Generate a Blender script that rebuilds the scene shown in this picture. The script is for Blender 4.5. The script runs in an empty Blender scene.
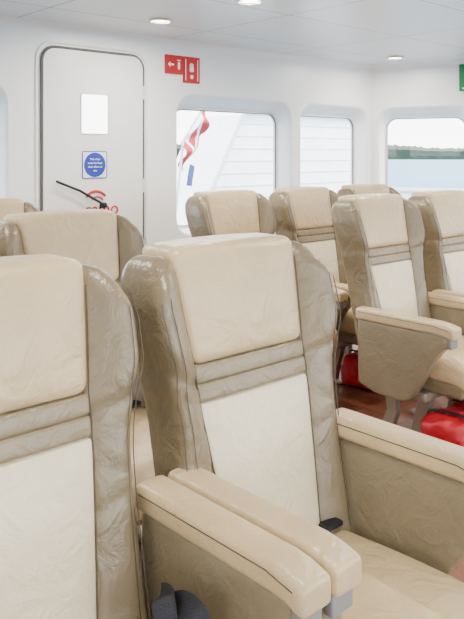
import bpy, bmesh, math, random
from mathutils import Vector, Matrix, noise as mnoise
random.seed(4)
S = bpy.context.scene
COL = S.collection
H = 1.43          # camera height
YW = 4.5          # back wall
CE = H + 0.90     # ceiling

# ------------------------------------------------------------------ materials
def nmat(name):
    m = bpy.data.materials.new(name); m.use_nodes = True
    nt = m.node_tree
    return m, nt, nt.nodes['Principled BSDF']
def ramp(nt, fac, c0, c1, p0=0.3, p1=0.7):
    r = nt.nodes.new('ShaderNodeValToRGB')
    r.color_ramp.elements[0].position = p0; r.color_ramp.elements[0].color = (*c0, 1)
    r.color_ramp.elements[1].position = p1; r.color_ramp.elements[1].color = (*c1, 1)
    nt.links.new(fac, r.inputs[0]); return r
def noise(nt, scale, detail=3, coord='Object'):
    tc = nt.nodes.new('ShaderNodeTexCoord')
    n = nt.nodes.new('ShaderNodeTexNoise'); n.inputs['Scale'].default_value = scale
    n.inputs['Detail'].default_value = detail
    nt.links.new(tc.outputs[coord], n.inputs['Vector']); return n
def plain(name, c, rough=0.5, metal=0.0, var=0.04, scale=6, bump=0.0, bscale=80):
    m, nt, b = nmat(name)
    n = noise(nt, scale)
    r = ramp(nt, n.outputs['Fac'], [x*(1-var) for x in c], [min(1, x*(1+var)) for x in c])
    nt.links.new(r.outputs[0], b.inputs['Base Color'])
    b.inputs['Roughness'].default_value = rough
    b.inputs['Metallic'].default_value = metal
    if bump:
        n2 = noise(nt, bscale, 4)
        bp = nt.nodes.new('ShaderNodeBump'); bp.inputs['Strength'].default_value = bump
        bp.inputs['Distance'].default_value = 0.01
        nt.links.new(n2.outputs['Fac'], bp.inputs['Height']); nt.links.new(bp.outputs[0], b.inputs['Normal'])
    return m
def leather(name, c, rough=0.31, wr=.34):
    m, nt, b = nmat(name)
    n = noise(nt, 6, 4)
    r = ramp(nt, n.outputs['Fac'], [x*0.90 for x in c], [x*1.06 for x in c])
    nt.links.new(r.outputs[0], b.inputs['Base Color'])
    b.inputs['Roughness'].default_value = rough
    b.inputs['Specular IOR Level'].default_value = .55
    tc = nt.nodes.new('ShaderNodeTexCoord')
    v = nt.nodes.new('ShaderNodeTexVoronoi'); v.inputs['Scale'].default_value = 260
    nt.links.new(tc.outputs['Object'], v.inputs['Vector'])
    n2 = noise(nt, 11, 3); n2.inputs['Distortion'].default_value = 1.6
    n3 = noise(nt, 38, 4); n3.inputs['Distortion'].default_value = 2.5
    b1 = nt.nodes.new('ShaderNodeBump'); b1.inputs['Strength'].default_value = 0.2; b1.inputs['Distance'].default_value = 0.001
    nt.links.new(v.outputs['Distance'], b1.inputs['Height'])
    b2 = nt.nodes.new('ShaderNodeBump'); b2.inputs['Strength'].default_value = wr; b2.inputs['Distance'].default_value = 0.022
    nt.links.new(n2.outputs['Fac'], b2.inputs['Height']); nt.links.new(b1.outputs[0], b2.inputs['Normal'])
    b3 = nt.nodes.new('ShaderNodeBump'); b3.inputs['Strength'].default_value = wr*.8; b3.inputs['Distance'].default_value = 0.004
    nt.links.new(n3.outputs['Fac'], b3.inputs['Height']); nt.links.new(b2.outputs[0], b3.inputs['Normal'])
    nt.links.new(b3.outputs[0], b.inputs['Normal'])
    return m
def emis(name, c, s):
    m, nt, b = nmat(name)
    b.inputs['Base Color'].default_value = (*c, 1)
    b.inputs['Emission Color'].default_value = (*c, 1); b.inputs['Emission Strength'].default_value = s
    return m

M_CREAM = leather('leather_cream', (0.56, 0.42, 0.235))
M_LIGHT = leather('leather_ivory', (0.70, 0.60, 0.41), 0.38)
M_TAUPE = leather('leather_taupe', (0.195, 0.150, 0.085))
M_BAND = leather('leather_band', (0.22, 0.170, 0.098))
M_PANEL = leather('leather_armrest_side', (0.235, 0.188, 0.115))
M_SEAM = plain('seam_thread', (0.08, 0.06, 0.035), 0.8)
M_METAL = plain('seat_metal', (0.30, 0.26, 0.20), 0.4, 0.5)
M_PLAST = plain('grey_plastic', (0.22, 0.22, 0.21), 0.4)
M_BLACK = plain('black_webbing', (0.004, 0.005, 0.012), 0.6, bump=0.25, bscale=300)
M_CHROME = plain('buckle_metal', (0.6, 0.6, 0.6), 0.25, 1.0)
M_WALL = plain('white_wall_paint', (0.88, 0.875, 0.865), 0.35, var=0.01, scale=1.5)
M_DOOR = plain('door_paint', (0.79, 0.78, 0.76), 0.35, var=0.01, scale=2)
M_GASK = plain('gasket_grey', (0.09, 0.085, 0.08), 0.6)
M_FRAME = plain('window_frame', (0.72, 0.73, 0.74), 0.4)
M_RED = plain('sign_red', (0.50, 0.004, 0.004), 0.45)
M_BAGRED = plain('bag_red_nylon', (0.42, 0.005, 0.015), 0.45, bump=0.7, bscale=18)
M_GREEN = plain('sign_green', (0.003, 0.18, 0.05), 0.45)
M_BLUE = plain('sign_blue', (0.004, 0.03, 0.36), 0.45)
M_WHITE = plain('sign_white', (0.85, 0.85, 0.85), 0.45)
M_SHIP = plain('ship_white_paint', (0.93, 0.93, 0.93), 0.5)
M_SHIPG = plain('ship_grey_paint', (0.60, 0.62, 0.64), 0.5)

def ceiling_mat():
    m, nt, b = nmat('ceiling_panels')
    tc = nt.nodes.new('ShaderNodeTexCoord')
    br = nt.nodes.new('ShaderNodeTexBrick'); br.offset = 0.0; br.squash = 1.0
    mp = nt.nodes.new('ShaderNodeMapping'); mp.inputs['Location'].default_value = (0.35, 0.1, 0)
    nt.links.new(tc.outputs['Object'], mp.inputs[0]); nt.links.new(mp.outputs[0], br.inputs['Vector'])
    br.inputs['Scale'].default_value = 1.0
    br.inputs['Brick Width'].default_value = 1.25; br.inputs['Row Height'].default_value = 0.82
    br.inputs['Mortar Size'].default_value = 0.006; br.inputs['Mortar Smooth'].default_value = 0.2
    br.inputs['Color1'].default_value = (0.66, 0.69, 0.705, 1)
    br.inputs['Color2'].default_value = (0.64, 0.67, 0.685, 1)
    br.inputs['Mortar'].default_value = (0.18, 0.19, 0.20, 1)
    nt.links.new(br.outputs['Color'], b.inputs['Base Color']); b.inputs['Roughness'].default_value = 0.3
    return m
def floor_mat():
    m, nt, b = nmat('floor_redbrown')
    tc = nt.nodes.new('ShaderNodeTexCoord')
    w = nt.nodes.new('ShaderNodeTexBrick'); w.inputs['Scale'].default_value = 1
    w.inputs['Brick Width'].default_value = 1.1; w.inputs['Row Height'].default_value = 0.14
    w.inputs['Mortar Size'].default_value = 0.003
    w.inputs['Color1'].default_value = (0.14, 0.045, 0.02, 1); w.inputs['Color2'].default_value = (0.20, 0.068, 0.03, 1)
    w.inputs['Mortar'].default_value = (0.05, 0.018, 0.01, 1)
    nt.links.new(tc.outputs['Object'], w.inputs['Vector'])
    nt.links.new(w.outputs['Color'], b.inputs['Base Color']); b.inputs['Roughness'].default_value = 0.4
    return m
def glass_mat():
    m = bpy.data.materials.new('window_glass'); m.use_nodes = True
    nt = m.node_tree; nt.nodes.clear()
    o = nt.nodes.new('ShaderNodeOutputMaterial'); mix = nt.nodes.new('ShaderNodeMixShader')
    t = nt.nodes.new('ShaderNodeBsdfTransparent'); g = nt.nodes.new('ShaderNodeBsdfGlossy')
    g.inputs['Roughness'].default_value = 0.02; mix.inputs[0].default_value = 0.03
    t.inputs['Color'].default_value = (0.98, 0.99, 1, 1)
    nt.links.new(t.outputs[0], mix.inputs[1]); nt.links.new(g.outputs[0], mix.inputs[2]); nt.links.new(mix.outputs[0], o.inputs[0])
    return m
M_CEIL = ceiling_mat(); M_FLOOR = floor_mat(); M_GLASS = glass_mat()

# ------------------------------------------------------------------ mesh builder
class MB:
    def __init__(s): s.v = []; s.f = []; s.m = []; s.mats = []
    def add(s, vf, mat, tr=None):
        v, f = vf
        if mat not in s.mats: s.mats.append(mat)
        k = s.mats.index(mat); o = len(s.v)
        s.v += [tuple(tr @ Vector(p)) if tr else tuple(p) for p in v]
        s.f += [tuple(i+o for i in q) for q in f]; s.m += [k]*len(f)
    def mesh(s, name, smooth=True):
        me = bpy.data.meshes.new(name); me.from_pydata(s.v, [], s.f)
        for m in s.mats: me.materials.append(m)
        for i, p in enumerate(me.polygons): p.material_index = s.m[i]
        bm = bmesh.new(); bm.from_mesh(me); bmesh.ops.recalc_face_normals(bm, faces=bm.faces)
        bm.to_mesh(me); bm.free()
        if smooth:
            me.polygons.foreach_set('use_smooth', [True]*len(me.polygons))
            try: me.set_sharp_from_angle(angle=math.radians(50))
            except Exception: pass
        me.update(); return me
    def obj(s, name, parent=None, smooth=True, loc=None):
        o = bpy.data.objects.new(name, s.mesh(name, smooth)); COL.objects.link(o)
        if parent: o.parent = parent
        if loc: o.location = loc
        return o
def empty(name, loc=(0,0,0)):
    e = bpy.data.objects.new(name, None); e.location = loc; e.empty_display_size = .1; COL.objects.link(e); return e

def rbox(c, size, r, warp=None, n=(8, 6, 8)):
    h = [x/2 for x in size]; r = min(r, min(h)*0.999)
    ax = []
    for i in range(3):
        a = [-h[i], -h[i]+.3*r, -h[i]+.62*r]
        inner = h[i]-r; k = n[i]
        a += [-inner+2*inner*t/k for t in range(k+1)]
        a += [h[i]-.62*r, h[i]-.3*r, h[i]]
        ax.append(a)
    N = [len(a)-1 for a in ax]; idx = {}; V = []; F = []
    def vi(i, j, k):
        key = (i, j, k)
        if key not in idx:
            p = Vector((ax[0][i], ax[1][j], ax[2][k]))
            q = Vector([max(-(h[t]-r), min(h[t]-r, p[t])) for t in range(3)])
            d = p-q
            if d.length > 1e-9: p = q+d.normalized()*r
            uvw = Vector((p[0]/h[0], p[1]/h[1], p[2]/h[2]))
            p = p+Vector(c)
            if warp: p = Vector(warp(p, uvw))
            idx[key] = len(V); V.append(p)
        return idx[key]
    for i in range(N[0]):
        for j in range(N[1]):
            for k in (0, N[2]): F.append((vi(i,j,k), vi(i+1,j,k), vi(i+1,j+1,k), vi(i,j+1,k)))
    for i in range(N[0]):
        for k in range(N[2]):
            for j in (0, N[1]): F.append((vi(i,j,k), vi(i+1,j,k), vi(i+1,j,k+1), vi(i,j,k+1)))
    for j in range(N[1]):
        for k in range(N[2]):
            for i in (0, N[0]): F.append((vi(i,j,k), vi(i,j+1,k), vi(i,j+1,k+1), vi(i,j,k+1)))
    return V, F
def box(c, s):
    V = []
    for x in (-1,1):
        for y in (-1,1):
            for z in (-1,1): V.append((c[0]+x*s[0]/2, c[1]+y*s[1]/2, c[2]+z*s[2]/2))
    return V, [(0,1,3,2),(4,6,7,5),(0,4,5,1),(2,3,7,6),(0,2,6,4),(1,5,7,3)]
def sweep(pts, sec, up=(0,0,1), closed=False):
    pts = [Vector(p) for p in pts]; n = len(pts); V = []; F = []; m = len(sec); up = Vector(up)
    for i, p in enumerate(pts):
        a = pts[(i-1) % n] if (closed or i > 0) else pts[i]
        b = pts[(i+1) % n] if (closed or i < n-1) else pts[i]
        t = (b-a).normalized(); s = t.cross(up)
        if s.length < 1e-4: s = t.cross(Vector((0.3, 1, 0.1)))
        s.normalize(); u = s.cross(t).normalized()
        for q in sec: V.append(p+s*q[0]+u*q[1])
    R = n if closed else n-1
    for i in range(R):
        for j in range(m):
            a = i*m+j; b = i*m+(j+1) % m; c = ((i+1) % n)*m+(j+1) % m; d = ((i+1) % n)*m+j
            F.append((a, b, c, d))
    if not closed:
        F.append(tuple(range(m))); F.append(tuple((n-1)*m+j for j in range(m)))
    return V, F
def circ(r, n=6): return [(r*math.cos(2*math.pi*i/n), r*math.sin(2*math.pi*i/n)) for i in range(n)]
def tube(pts, r, up=(0,0,1), closed=False, n=6): return sweep(pts, circ(r, n), up, closed)
def strap(pts, w, t, up=(0,0,1)): return sweep(pts, [(-w/2,-t/2),(w/2,-t/2),(w/2,t/2),(-w/2,t/2)], up)
def cyl(c, r, h, axis='z', n=32):
    V = []; F = []
    for s in (-.5, .5):
        for i in range(n):
            a = 2*math.pi*i/n; x, y = r*math.cos(a), r*math.sin(a)
            p = {'z': (x, y, s*h), 'y': (x, s*h, y), 'x': (s*h, x, y)}[axis]
            V.append((c[0]+p[0], c[1]+p[1], c[2]+p[2]))
    for i in range(n): F.append((i, (i+1) % n, n+(i+1) % n, n+i))
    F.append(tuple(range(n))); F.append(tuple(range(n, 2*n)))
    return V, F
def smooth(t): t = max(0, min(1, t)); return t*t*(3-2*t)
def lerp(a, b, t): return a+(b-a)*t
def interp(x, tab):
    if x <= tab[0][0]: return tab[0][1]
    for (a, va), (b, vb) in zip(tab, tab[1:]):
        if x <= b: return lerp(va, vb, smooth((x-a)/(b-a)))
    return tab[-1][1]
def catmull(P, k=8):
    P = [Vector(p) for p in P]; out = []
    for i in range(len(P)-1):
        p0 = P[max(i-1,0)]; p1 = P[i]; p2 = P[i+1]; p3 = P[min(i+2, len(P)-1)]
        for j in range(k):
            t = j/k
            out.append(0.5*((2*p1)+(-p0+p2)*t+(2*p0-5*p1+4*p2-p3)*t*t+(-p0+3*p1-3*p2+p3)*t**3))
    out.append(P[-1]); return out

# ------------------------------------------------------------------ ferry seat
def yl(z): return 0.22*(z-1.1)
def linterp(x, tab):
    if x <= tab[0][0]: return tab[0][1]
    for (a, va), (b, vb) in zip(tab, tab[1:]):
        if x <= b: return lerp(va, vb, (x-a)/(b-a))
    return tab[-1][1]
XI = [(.40,.140),(.60,.163),(.82,.186),(.93,.190),(1.05,.203),(1.2,.216)]
XO = [(.40,.268),(.62,.266),(.80,.266),(.92,.280),(1.02,.298),(1.10,.302),(1.2,.288)]
def xi(z): return linterp(z, XI)
def xo(z): return interp(z, XO)
def yfo(z): return interp(z, [(.40,-.045),(.70,-.05),(.85,-.06),(1.00,-.095),(1.12,-.090),(1.2,-.045)])

def seat_mesh(az, al, name, xl=.291, xr=.291):
    b = MB()
    # back shell
    b.add(rbox((0,.075,.785), (.53,.09,.77), .035, lambda p, u: (p.x*interp(p.z,[(.4,.88),(.9,1.0),(1.2,1.03)]), p.y+yl(p.z), p.z-.015*u.x**2*(u.z>0))), M_TAUPE)
    for s in (-1, 1):
        def w(p, u, s=s):
            z = p.z; a = (u.x+1)/2
            x = lerp(xi(z)-.014, xo(z), a)
            f = lerp(-.026, yfo(z), smooth(a)**.8); t = (u.y+1)/2
            y = lerp(f, .118, t)
            z2 = z - .028*(a**2)*(smooth((z-.95)/.2)) - 0.008*t*smooth((z-1.0)/.2)
            zc = .885+.05*a
            y += .009*math.exp(-((z-zc)/.012)**2)*(1-t)
            y += .004*math.exp(-((z-.70-.04*a)/.012)**2)*(1-t)
            y += .003*math.exp(-((z-.80+.03*a)/.009)**2)*(1-t)
            return (s*x, y+yl(z), z2)
        b.add(rbox((0,0,.792), (.11,.2,.804), .048, w, (7,6,60)), M_TAUPE)
        for q, rr in ((.72,.0012),(.96,.0014)):
            P = [(s*(lerp(xi(z), xo(z), q)), yl(z)+lerp(-.026, yfo(z), smooth(q)**.8)-.0006+(.014 if q > .9 else 0), z-.028*q*q*smooth((z-.95)/.2)) for z in [.46+.03*i for i in range(23)]]
            b.add(tube(P, rr, (0,1,0)), M_SEAM)
        # dark seam between bolster and centre pads
        P = [(s*(xi(z)-.001), yl(z)-.017, z) for z in [.46+.03*i for i in range(24)]]
        b.add(tube(P, .0026, (0,1,0)), M_SEAM)
    # headrest
    def hr(p, u):
        z = p.z
        x = u.x*(xi(z)-.001)
        y = p.y - (.012*(1-u.x**2)*(1-u.z**2) if u.y < 0 else 0)
        return (x, y+yl(z), z+.006*(1-u.x**2)*(u.z > 0)*u.z)
    b.add(rbox((0,.048,1.068), (.40,.148,.274), .026, hr, (12,6,10)), M_CREAM)
    # lumbar bands
    for zc in (.911, .869):
        b.add(rbox((0,.020,zc), (.40,.080,.0435), .010, lambda p, u: (u.x*xi(p.z), p.y-.004*(1-u.x**2)*(u.y<0)+yl(p.z), p.z), (12,3,2)), M_BAND)
    # lower back panel
    def lp(p, u):
        z = p.z
        return (u.x*xi(z), p.y-(.014*(1-u.x**2)*(1-u.z**2) if u.y < 0 else 0)+yl(z), z)
    b.add(rbox((0,.020,.635), (.40,.080,.424), .012, lp, (12,3,12)), M_LIGHT)
    # cushion
    def cu(p, u):
        z = p.z + .014*(1-u.x**2)*(1-u.y**2)*(u.z>0)
        if u.y < -.6: z -= .03*smooth((-u.y-.6)/.4)
        z -= .012*smooth((u.y+.2)/1.2)
        return (p.x, p.y, z)
    b.add(rbox((0,-.385,.405), (.465,.56,.135), .044, cu, (10,12,4)), M_CREAM)
    b.add(rbox((0,-.375,.315), (.45,.50,.07), .02), M_TAUPE)
    # beam and legs
    b.add(rbox((0,-.30,.26), (.52,.30,.045), .012), M_METAL)
    for s in (-1, 1):
        x = s*.16
        b.add(sweep([(x,-.40,.25),(x,-.36,.12),(x,-.34,.02)], [(-.03,-.02),(.03,-.02),(.03,.02),(-.03,.02)], (1,0,0)), M_METAL)
        b.add(sweep([(x,-.18,.25),(x,-.20,.12),(x,-.16,.02)], [(-.03,-.02),(.03,-.02),(.03,.02),(-.03,.02)], (1,0,0)), M_METAL)
        b.add(rbox((x,-.26,.012), (.05,.34,.024), .008, None, (1,4,1)), M_METAL)
    # armrests
    for s in (-1, 1):
        xc = -xl if s < 0 else xr
        def pad(p, u, s=s, xc=xc):
            t = (1-u.y)/2
            z = p.z + (.004*(1-u.x**2) if u.z > 0 else 0) - .014*smooth((t-.85)/.15)
            return (xc+(p.x)*lerp(1.0, .97, t), p.y, z)
        b.add(rbox((0,-.08-al/2,az-.028), (.082,al,.056), .015, pad, (4,14,3)), M_CREAM)
        for e in (-1, 1):
            P = [(xc+e*.041*lerp(1,.97,t), -.10-(al-.045)*t, az-.016-.012*smooth((t-.85)/.15)) for t in [i/14 for i in range(15)]]
            b.add(tube(P, .0015, (0,0,1)), M_SEAM)
        def pan(p, u, xc=xc):
            t = (1-u.y)/2; top = az-.052
            zb = .235+.30*smooth((t-.52)/.48)+.03*(1-smooth(t/.25))
            return (xc+p.x*(1-.15*abs(u.z)), p.y, lerp(zb, top, (u.z+1)/2))
        b.add(rbox((0,-.08-(al-.03)/2,.45), (.068,al-.04,.40), .022, pan, (2,14,10)), M_PANEL)
        b.add(rbox((xc,-.08-al+.028,az-.085), (.060,.022,.055), .006, None, (1,1,2)), M_PLAST)
    # belts tucked in the seat crack
    P = catmull([(.215,-.12,.455),(.205,-.15,.476),(.17,-.165,.480),(.12,-.150,.482),(.07,-.155,.482)])
    b.add(strap(P, .034, .004, (0,0,1)), M_BLACK)
    b.add(rbox((.165,-.175,.484), (.060,.036,.014), .005, None, (1,1,1)), M_BLACK)
    b.add(rbox((.120,-.172,.484), (.022,.026,.008), .003, None, (1,1,1)), M_CHROME)
    P = catmull([(-.215,-.12,.455),(-.21,-.15,.478),(-.19,-.20,.482),(-.15,-.23,.486)])
    b.add(strap(P, .032, .004, (0,0,1)), M_BLACK)
    return b.mesh(name)

me_near = seat_mesh(.724, .49, 'passenger_seat_near', xl=.254, xr=.288)
me_side = seat_mesh(.724, .49, 'passenger_seat_side', xl=.30, xr=.322)
me_rear = seat_mesh(.65, .56, 'passenger_seat_rear')
def seat(x, y, me=me_rear):
    o = bpy.data.objects.new('passenger_seat', me); COL.objects.link(o); o.location = (x, y, 0); return o
seat(1.27, 1.37, me_near); seat(.608, 1.37, me_side); seat(-.075, 1.37, me_side)
seat(1.41, 2.46); seat(.73, 2.46)
seat(1.50, 3.45); seat(.81, 3.45)
for x in (3.28, 3.98, 4.68): seat(x, 2.38)
for x in (3.00, 3.71, 4.42): seat(x, 3.28)

# seat belt: webbing and buckle resting against the armrest side
b = MB()
nrm = (-.60,-.50,.55)
b.add(strap(catmull([(.83,1.12,.46),(.83,1.09,.54),(.825,1.05,.600),(.818,1.00,.612),(.82,.97,.585)]), .046, .005, nrm), M_BLACK)
b.add(strap(catmull([(.82,1.09,.60),(.805,1.07,.612),(.788,1.04,.590),(.775,1.02,.545),(.76,1.00,.50),(.735,.985,.476),(.70,.97,.474)]), .044, .004, nrm), M_BLACK)
b.add(rbox((.832,.955,.570), (.014,.070,.046), .006, None, (1,2,2)), M_CHROME)
b.add(rbox((.824,.955,.570), (.010,.038,.020), .004, None, (1,2,2)), M_BLACK)
b.obj('seat_belt')

# ------------------------------------------------------------------ life jacket bags
def bag(x, y, rot, name='life_jacket_bag'):
    b = MB(); off = Vector((x*3, y*2, 0))
    def wb(p, u):
        q = Vector(p)
        n1 = mnoise.noise_vector(q*9+off)*.018+mnoise.noise_vector(q*24+off)*.008
        q = q+n1; q.z = max(.002, q.z); return q
    b.add(rbox((0,0,.10), (.40,.24,.19), .045, wb, (22,14,12)), M_BAGRED)
    for xx in (-.1,.1):
        b.add(strap([(xx,-.127,.02),(xx,-.138,.08),(xx,-.134,.15),(xx,-.10,.210),(xx,.0,.214),(xx,.10,.205)], .03, .004, (0,-1,.3)), M_BLACK)
    b.add(tube([(-.15,-.131,.15),(0,-.138,.155),(.15,-.131,.15)], .004), M_BLACK)
    o = b.obj(name); o.location = (x, y, 0); o.rotation_euler = (0,0,rot); return o
bag(3.16, 1.82, .05); bag(3.98, 1.84, 0); bag(3.71, 2.74, 0); bag(3.0, 2.74, 0)

# ------------------------------------------------------------------ room shell
def rrect(x0, x1, z0, z1, r, n=8):
    P = []
    for cx, cz, a0 in ((x1-r, z1-r, 0), (x0+r, z1-r, 90), (x0+r, z0+r, 180), (x1-r, z0+r, 270)):
        for i in range(n+1):
            a = math.radians(a0+90*i/n); P.append((cx+r*math.cos(a), cz+r*math.sin(a)))
    return P
def filled(outer, holes):
    cu = bpy.data.curves.new('tmp', 'CURVE'); cu.dimensions = '2D'; cu.fill_mode = 'BOTH'
    for lp in [outer]+holes:
        sp = cu.splines.new('POLY'); sp.points.add(len(lp)-1)
        for i, p in enumerate(lp): sp.points[i].co = (p[0], p[1], 0, 1)
        sp.use_cyclic_u = True
    o = bpy.data.objects.new('tmp', cu); COL.objects.link(o)
    dg = bpy.context.evaluated_depsgraph_get(); me = bpy.data.meshes.new_from_object(o.evaluated_get(dg))
    V = [tuple(v.co) for v in me.vertices]; F = [tuple(p.vertices) for p in me.polygons]
    bpy.data.objects.remove(o); bpy.data.meshes.remove(me); return V, F
WN = [0]
def wall(name, org, d, out, length, wins):
    org = Vector(org); d = Vector(d).normalized(); out = Vector(out).normalized()
    T = lambda x, z, k=0: org+d*x+out*k+Vector((0,0,z))
    b = MB()
    holes = [rrect(x0-.02, x1+.02, z0-.02, z1+.02, .15) for x0, x1, z0, z1 in wins]
    V, F = filled([(0,0),(length,0),(length,CE),(0,CE)], holes)
    b.add(([T(v[0], v[1]) for v in V], F), M_WALL)
    V, F = filled([(0,-.3),(length,-.3),(length,CE+.2),(0,CE+.2)], [rrect(x0+.05, x1-.05, z0+.05, z1-.09, .11) for x0, x1, z0, z1 in wins])
    b.add(([T(v[0], v[1], .17) for v in V], F), M_WALL)
    for (x0, x1, z0, z1) in wins:
        rings = []
        for k, g, gt, r in ((0,-.02,-.02,.15),(.004,-.009,-.009,.145),(.015,0,0,.14),(.14,.035,.085,.11),(.17,.05,.09,.11)):
            rings.append([T(x, z, k) for x, z in rrect(x0+g, x1-g, z0+g, z1-gt, r)])
        V = [p for r in rings for p in r]; m = len(rings[0]); F = []
        for i in range(len(rings)-1):
            for j in range(m): F.append((i*m+j, i*m+(j+1) % m, (i+1)*m+(j+1) % m, (i+1)*m+j))
        b.add((V, F), M_WALL)
    w = b.obj(name)
    for (x0, x1, z0, z1) in wins:
        WN[0] += 1; e = empty('window_%d' % WN[0], T((x0+x1)/2, (z0+z1)/2, .14))
        lp = rrect(x0+.045, x1-.045, z0+.045, z1-.095, .11)
        g = MB(); g.add(([T(x, z, .150)-e.location for x, z in lp], [tuple(range(len(lp)))]), M_GLASS); g.obj('glass_pane', e)
        g = MB(); g.add(tube([T(x, z, .142)-e.location for x, z in lp], .009, out, True), M_GASK)
        lp2 = rrect(x0+.038, x1-.038, z0+.038, z1-.088, .11)
        g.add(tube([T(x, z, .135)-e.location for x, z in lp2], .009, out, True), M_FRAME); g.obj('frame', e)
    return w
ZT = H+.47; ZB = .80
X0 = -2.0
wall('wall_back', (X0, YW, 0), (1,0,0), (0,1,0), 6.06-X0,
     [(.75-X0, 2.10-X0, ZB, ZT), (3.53-X0, 4.83-X0, ZB, ZT), (4.98-X0, 5.97-X0, ZB, ZT)])
DR = Vector((.377,-.926,0)).normalized(); OUT = Vector((.926,.377,0)).normalized()
wall('wall_right', (6.06, YW, 0), DR, OUT, 6.2, [(.07, .95, ZB, ZT), (1.12, 2.2, ZB, ZT), (2.4,3.5,ZB,ZT), (3.7,4.8,ZB,ZT), (5.0,6.0,ZB,ZT)])
E = Vector((6.06, YW, 0))+DR*6.2
wall('wall_left', (X0, YW, 0), (0,-1,0), (-1,0,0), YW-E.y, [(.4,1.6,ZB,ZT),(1.8,3.0,ZB,ZT),(3.2,4.4,ZB,ZT)])
# forward bulkhead behind the camera with big bow windows
LF = E.x-X0
wall('wall_front', (X0, E.y, 0), (1,0,0), (0,-1,0), LF, [(.3+i*(LF-.5)/5, .3+(i+1)*(LF-.5)/5-.2, .65, 2.15) for i in range(5)])

poly = [(X0, YW), (6.06, YW), (E.x, E.y), (X0, E.y)]
def slab(name, z0, z1, mat):
    n = len(poly); V = [(x, y, z0) for x, y in poly]+[(x, y, z1) for x, y in poly]
    F = [tuple(range(n)), tuple(range(n, 2*n))]+[(i, (i+1) % n, n+(i+1) % n, n+i) for i in range(n)]
    b = MB(); b.add((V, F), mat); return b.obj(name, smooth=False)
slab('floor', -.08, 0, M_FLOOR); slab('ceiling', CE, CE+.08, M_CEIL)
sec = [(0,0)]+[(.05*(1-math.sin(math.pi/2*i/6)), -.05*(1-math.cos(math.pi/2*i/6))) for i in range(7)]
for nm, a, c, inn in (('trim_1', Vector((X0,YW,CE)), Vector((6.06,YW,CE)), Vector((0,-1,0))), ('trim_2', Vector((6.06,YW,CE)), Vector((E.x,E.y,CE)), -OUT)):
    V = []
    for p in (a, c):
        for q in sec: V.append(p+inn*q[0]+Vector((0,0,q[1])))
    m = len(sec); b = MB(); b.add((V, [(i, (i+1) % m, m+(i+1) % m, m+i) for i in range(m)]), M_WALL); b.obj(nm)
for nm, a, d, L, inn in (('baseboard_back', Vector((X0,YW,0)), Vector((1,0,0)), 6.06-X0, Vector((0,-1,0))), ('baseboard_right', Vector((6.06,YW,0)), DR, 6.2, -OUT)):
    V = []
    for x in (0, L):
        for k, z in ((0,0),(.015,0),(.015,.10),(0,.11)): V.append(a+d*x+inn*k+Vector((0,0,z)))
    b = MB(); b.add((V, [(0,1,5,4),(1,2,6,5),(2,3,7,6),(0,1,2,3),(4,5,6,7)]), M_PLAST); b.obj(nm, smooth=False)

# ------------------------------------------------------------------ door
def text(s, size, mat, loc, parent, name='lettering', ext=.001, align='CENTER'):
    c = bpy.data.curves.new(name, 'FONT'); c.body = s; c.size = size; c.align_x = align; c.align_y = 'CENTER'; c.extrude = ext
    o = bpy.data.objects.new(name, c); COL.objects.link(o); c.materials.append(mat)
    o.rotation_euler = (math.pi/2, 0, 0); o.location = loc; o.parent = parent; return o
dx0, dx1, dz0, dz1 = 2.35, 3.19, .12, H+.745
door = empty('door_1', (0, YW, 0))
def plate(x0, x1, z0, z1, r, y0, y1):
    lp = rrect(x0, x1, z0, z1, r); n = len(lp)
    V = [(x, y0, z) for x, z in lp]+[(x, y1, z) for x, z in lp]
    return V, [tuple(range(n)), tuple(range(n, 2*n))]+[(i, (i+1) % n, n+(i+1) % n, n+i) for i in range(n)]
b = MB(); b.add(plate(dx0+.010, dx1-.010, dz0, dz1-.010, .09, -.018, -.002), M_DOOR); b.obj('door_leaf', door)
b = MB()
b.add(tube([(x, -.010, z) for x, z in rrect(dx0, dx1, dz0-.01, dz1, .10)], .010, (0,1,0), True), M_GASK)
b.obj('gasket', door)
b = MB(); b.add(tube([(x, -.002, z) for x, z in rrect(dx0-.035, dx1+.035, dz0-.04, dz1+.035, .13)], .012, (0,1,0), True), M_WALL); b.obj('frame', door)
M_PORT = emis('port_daylight_glow', (1,1,1), 6)  # emission on the port pane stands in for daylight through the door
b = MB(); b.add(plate(2.655, 2.865, H+.155, H+.43, .015, -.022, -.012), M_PORT); b.obj('port_glass', door)
b = MB(); b.add(tube([(x, -.02, z) for x, z in rrect(2.65, 2.87, H+.15, H+.435, .018)], .005, (0,1,0), True), M_FRAME); b.obj('port_frame', door)
b = MB(); b.add(plate(2.66, 2.86, H-.165, H+.025, .012, -.022, -.012), M_WHITE); b.add(tube([(x, -.021, z) for x, z in rrect(2.66, 2.86, H-.165, H+.025, .012)], .004, (0,1,0), True), M_BLUE)
b.add(cyl((2.76,-.023,H-.07), .088, .006, 'y'), M_BLUE); b.obj('notice_sign', door)
for i, t in enumerate(('This door', 'must be kept', 'shut when at', 'sea')):
    text(t, .022, M_WHITE, (2.76, -.027, H-.03-.027*i), door)
b = MB()
b.add(tube([(2.77+.10*math.cos(math.radians(a)), -.022, H-.36+.10*math.sin(math.radians(a))) for a in range(40, 145, 6)], .010, (0,1,0)), M_RED)
b.add(tube([(2.78+.055*math.cos(math.radians(a)), -.022, H-.35+.05*math.sin(math.radians(a))) for a in range(30, 150, 8)], .006, (0,1,0)), M_RED)
b.obj('logo_arc', door)
text('camo', .13, M_RED, (2.82, -.022, H-.39), door, 'logo_text', .002)
b = MB()
b.add(sweep([(2.44,-.05,1.25),(2.62,-.055,1.18),(2.82,-.06,1.07)], circ(.009, 8), (0,1,0)), M_BLACK)
b.add(cyl((2.82,-.035,1.07), .020, .05, 'y'), M_BLACK); b.obj('door_handle', door)
b = MB()
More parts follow.
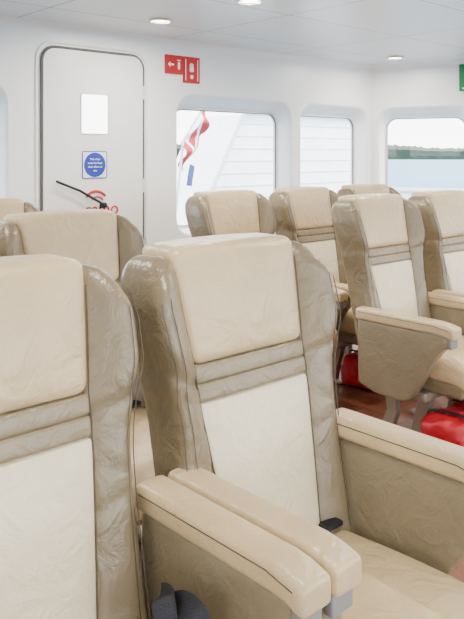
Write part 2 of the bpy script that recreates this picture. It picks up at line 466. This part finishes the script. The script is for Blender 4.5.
for z in (.5, 1.2, 1.9): b.add(cyl((dx1+.0,-.018,z), .012, .10, 'z', 12), M_FRAME)
b.obj('hinges', door)

# ------------------------------------------------------------------ signs
fs = empty('fire_equipment_sign', (0, YW, 0))
b = MB(); b.add(plate(3.40, 3.575, H+.635, H+.785, .006, -.008, 0), M_RED); b.add(plate(3.58, 3.75, H+.575, H+.785, .006, -.008, 0), M_RED); b.obj('plates', fs)
b = MB()
y = -.0095
b.add(([(3.425,y,H+.71),(3.450,y,H+.732),(3.450,y,H+.688)], [(0,1,2)]), M_WHITE)
b.add(plate(3.450,3.485,H+.703,H+.717,.002,-.010,-.008), M_WHITE)
b.add(plate(3.525,3.545,H+.675,H+.735,.009,-.010,-.008), M_WHITE); b.add(plate(3.518,3.552,H+.743,H+.750,.002,-.010,-.008), M_WHITE)
b.add(plate(3.645,3.685,H+.665,H+.705,.012,-.010,-.008), M_WHITE)
for i in range(4): b.add(plate(3.646+i*.010,3.652+i*.010,H+.70,H+.738-.006*abs(i-1.5),.003,-.010,-.008), M_WHITE)
b.add(cyl((3.665,-.009,H+.625),.016,.003,'y',16), M_WHITE)
b.add(plate(3.60,3.606,H+.595,H+.765,.002,-.010,-.008), M_WHITE)
b.add(plate(3.724,3.730,H+.595,H+.765,.002,-.010,-.008), M_WHITE)
b.obj('pictograms', fs)
es = empty('exit_sign', tuple(Vector((6.06,YW,0))+DR*.86-OUT*.006))
es.rotation_euler = (0,0,math.atan2(DR.y, DR.x))
b = MB(); b.add(plate(0,.34,H+.62,H+.88,.008,-.012,0), M_GREEN)
b.add(plate(.03,.31,H+.64,H+.655,.003,-.014,-.011), M_WHITE); b.add(plate(.20,.30,H+.67,H+.86,.003,-.014,-.011), M_WHITE)
b.add(plate(.05,.09,H+.70,H+.80,.01,-.014,-.011), M_WHITE); b.add(cyl((.07,-.013,H+.83),.016,.003,'y',16), M_WHITE)
b.obj('plate', es)

# ------------------------------------------------------------------ downlights
M_LAMP = emis('lamp_diffuser', (1,.90,.76), 14)
M_RING = plain('lamp_ring', (.70,.62,.50), .3, .3)
for (x, y) in ((2.89,3.87),(5.57,3.88),(2.90,3.02),(4.23,2.2),(2.9,1.0),(.8,3.0),(.8,1.0),(5.57,1.6)):
    e = empty('ceiling_downlight', (x, y, CE))
    b = MB(); b.add(cyl((0,0,-.004), .060, .006), M_LAMP); b.obj('lens', e)
    b = MB(); b.add(tube([(.070*math.cos(a*math.pi/12), .070*math.sin(a*math.pi/12), -.004) for a in range(24)], .012, (0,0,1), True), M_RING); b.obj('ring', e)
    l = bpy.data.lights.new('lamp', 'AREA'); l.shape = 'DISK'; l.size = .11; l.energy = 24; l.color = (1,.92,.81)
    lo = bpy.data.objects.new('lamp', l); COL.objects.link(lo); lo.parent = e; lo.location = (0,0,-.012)

# ------------------------------------------------------------------ exterior
m, nt, bs = nmat('sea_water')
n = noise(nt, .05, 5); r = ramp(nt, n.outputs['Fac'], (.04,.16,.25), (.075,.22,.32)); nt.links.new(r.outputs[0], bs.inputs['Base Color']); bs.inputs['Roughness'].default_value = .6
b = MB(); b.add(([(-4000,-4000,-4),(4000,-4000,-4),(4000,4000,-4),(-4000,4000,-4)], [(0,1,2,3)]), m); b.obj('sea', smooth=False)
mt, nt, bs = nmat('forest')
n = noise(nt, .06, 6); r = ramp(nt, n.outputs['Fac'], (.003,.016,.011), (.018,.042,.022)); nt.links.new(r.outputs[0], bs.inputs['Base Color']); bs.inputs['Roughness'].default_value = .9
V = []; F = []; N = 700
for i in range(N):
    a = math.radians(-25+150*i/(N-1)); R = 900
    h = 14.5+3*math.sin(a*9)+2*math.sin(a*31+1)+random.uniform(-1.3,1.3)
    for rr, z in ((R, -5), (R+3, h*.6), (R+30, h), (R+80, h*.7)):
        V.append((rr*math.cos(a), rr*math.sin(a), z))
for i in range(N-1):
    for j in range(3): F.append((i*4+j, (i+1)*4+j, (i+1)*4+j+1, i*4+j+1))
b = MB(); b.add((V, F), mt); b.obj('tree_lined_shore')
b = MB()
pr = [(5.75,.2),(9.6,.2),(9.6,1.98),(6.75,1.98)]
b.add(([(x,7.2,z) for x,z in pr]+[(x,8.2,z) for x,z in pr], [(0,1,2,3),(4,5,6,7),(0,1,5,4),(1,2,6,5),(2,3,7,6),(3,0,4,7)]), M_SHIP)
for i in range(9):
    z = .5+i*.17; xs = 5.75+(z-.2)/1.78*1.0+.06
    b.add(box(((xs+9.5)/2, 7.196, z), (9.5-xs, .010, .010)), M_SHIPG)
b.add(tube([(5.75,7.15,.2),(6.75,7.15,2.0),(9.6,7.15,2.0)], .03, (0,1,0)), M_SHIPG)
b.obj('ship_superstructure', smooth=False)
b = MB(); o = Vector((6.06,YW,0))+OUT*1.5-DR*.3
e2 = o+DR*6.3
b.add(([tuple(o+Vector((0,0,-.3))), tuple(e2+Vector((0,0,-.3))), tuple(e2+Vector((0,0,.98))), tuple(o+Vector((0,0,.98))),
        tuple(o+OUT*.1+Vector((0,0,-.3))), tuple(e2+OUT*.1+Vector((0,0,-.3))), tuple(e2+OUT*.1+Vector((0,0,.98))), tuple(o+OUT*.1+Vector((0,0,.98)))],
       [(0,1,2,3),(4,5,6,7),(0,1,5,4),(1,2,6,5),(2,3,7,6),(3,0,4,7)]), M_SHIP)
b.add(tube([o+Vector((0,0,1.0)), e2+Vector((0,0,1.0))], .04), M_SHIPG)
b.obj('ship_bulwark', smooth=False)
# flag hanging from a raked staff
fl = empty('flag', (4.86, 6.0, 0))
M_FR = plain('flag_red', (.38,.005,.016), .7); M_FW = plain('flag_white', (.80,.80,.80), .7); M_FB = plain('flag_blue', (.012,.04,.15), .7)
b = MB()
nu, nv = 24, 12
def fp(i, j):
    u = i/nu; v = j/nv      # v along the hoist (staff), u down the fly
    return (.26-.34*v+.02*math.sin(9*u+4*v)-.02*u, .05*math.sin(u*7+v*9), 1.98-.42*v-.30*u+.02*math.sin(6*v))
for j in range(nv):
    for i in range(nu):
        mm = M_FR if (j < 3 or j >= 9 or i > 19) else M_FW
        if 9 <= i <= 15 and 4 <= j <= 7: mm = M_FR
        b.add(([fp(i,j), fp(i+1,j), fp(i+1,j+1), fp(i,j+1)], [(0,1,2,3)]), mm)
b.obj('cloth', fl)
b = MB(); b.add(tube([(.28,0,2.05),(-.08,0,1.58),(-.25,.02,.2)], .014, (0,1,0)), M_SHIPG); b.add(strap([(.06,.02,1.32),(.02,.0,1.22),(.0,.0,1.10)], .07, .01, (0,1,0)), M_FB); b.obj('staff', fl)

# ------------------------------------------------------------------ world + light
w = bpy.data.worlds.new('sky'); S.world = w; w.use_nodes = True; nt = w.node_tree
bg = nt.nodes['Background']; tc = nt.nodes.new('ShaderNodeTexCoord'); sx = nt.nodes.new('ShaderNodeSeparateXYZ')
nt.links.new(tc.outputs['Generated'], sx.inputs[0])
r = ramp(nt, sx.outputs['Z'], (1.0,1.0,1.0), (.90,.95,1.0), 0.0, .7); nt.links.new(r.outputs[0], bg.inputs['Color'])
bg.inputs['Strength'].default_value = 9.0
sun = bpy.data.lights.new('sun', 'SUN'); sun.energy = 10; sun.angle = .15; sun.color = (1,.95,.88)
so = bpy.data.objects.new('sun', sun); COL.objects.link(so)
so.rotation_euler = Vector((-.75,.35,-.62)).to_track_quat('-Z','Y').to_euler()

# ------------------------------------------------------------------ camera
cam = bpy.data.cameras.new('camera'); co = bpy.data.objects.new('camera', cam); COL.objects.link(co); S.camera = co
co.location = (0, 0, H)
cam.sensor_fit = 'VERTICAL'; cam.sensor_height = 36; cam.lens = 36*722/619
fwd = math.degrees(math.atan2(.738, .674))
co.rotation_euler = (math.radians(90), 0, math.radians(fwd-90))
cam.shift_y = -154.5/619
cam.clip_start = .05; cam.clip_end = 9000
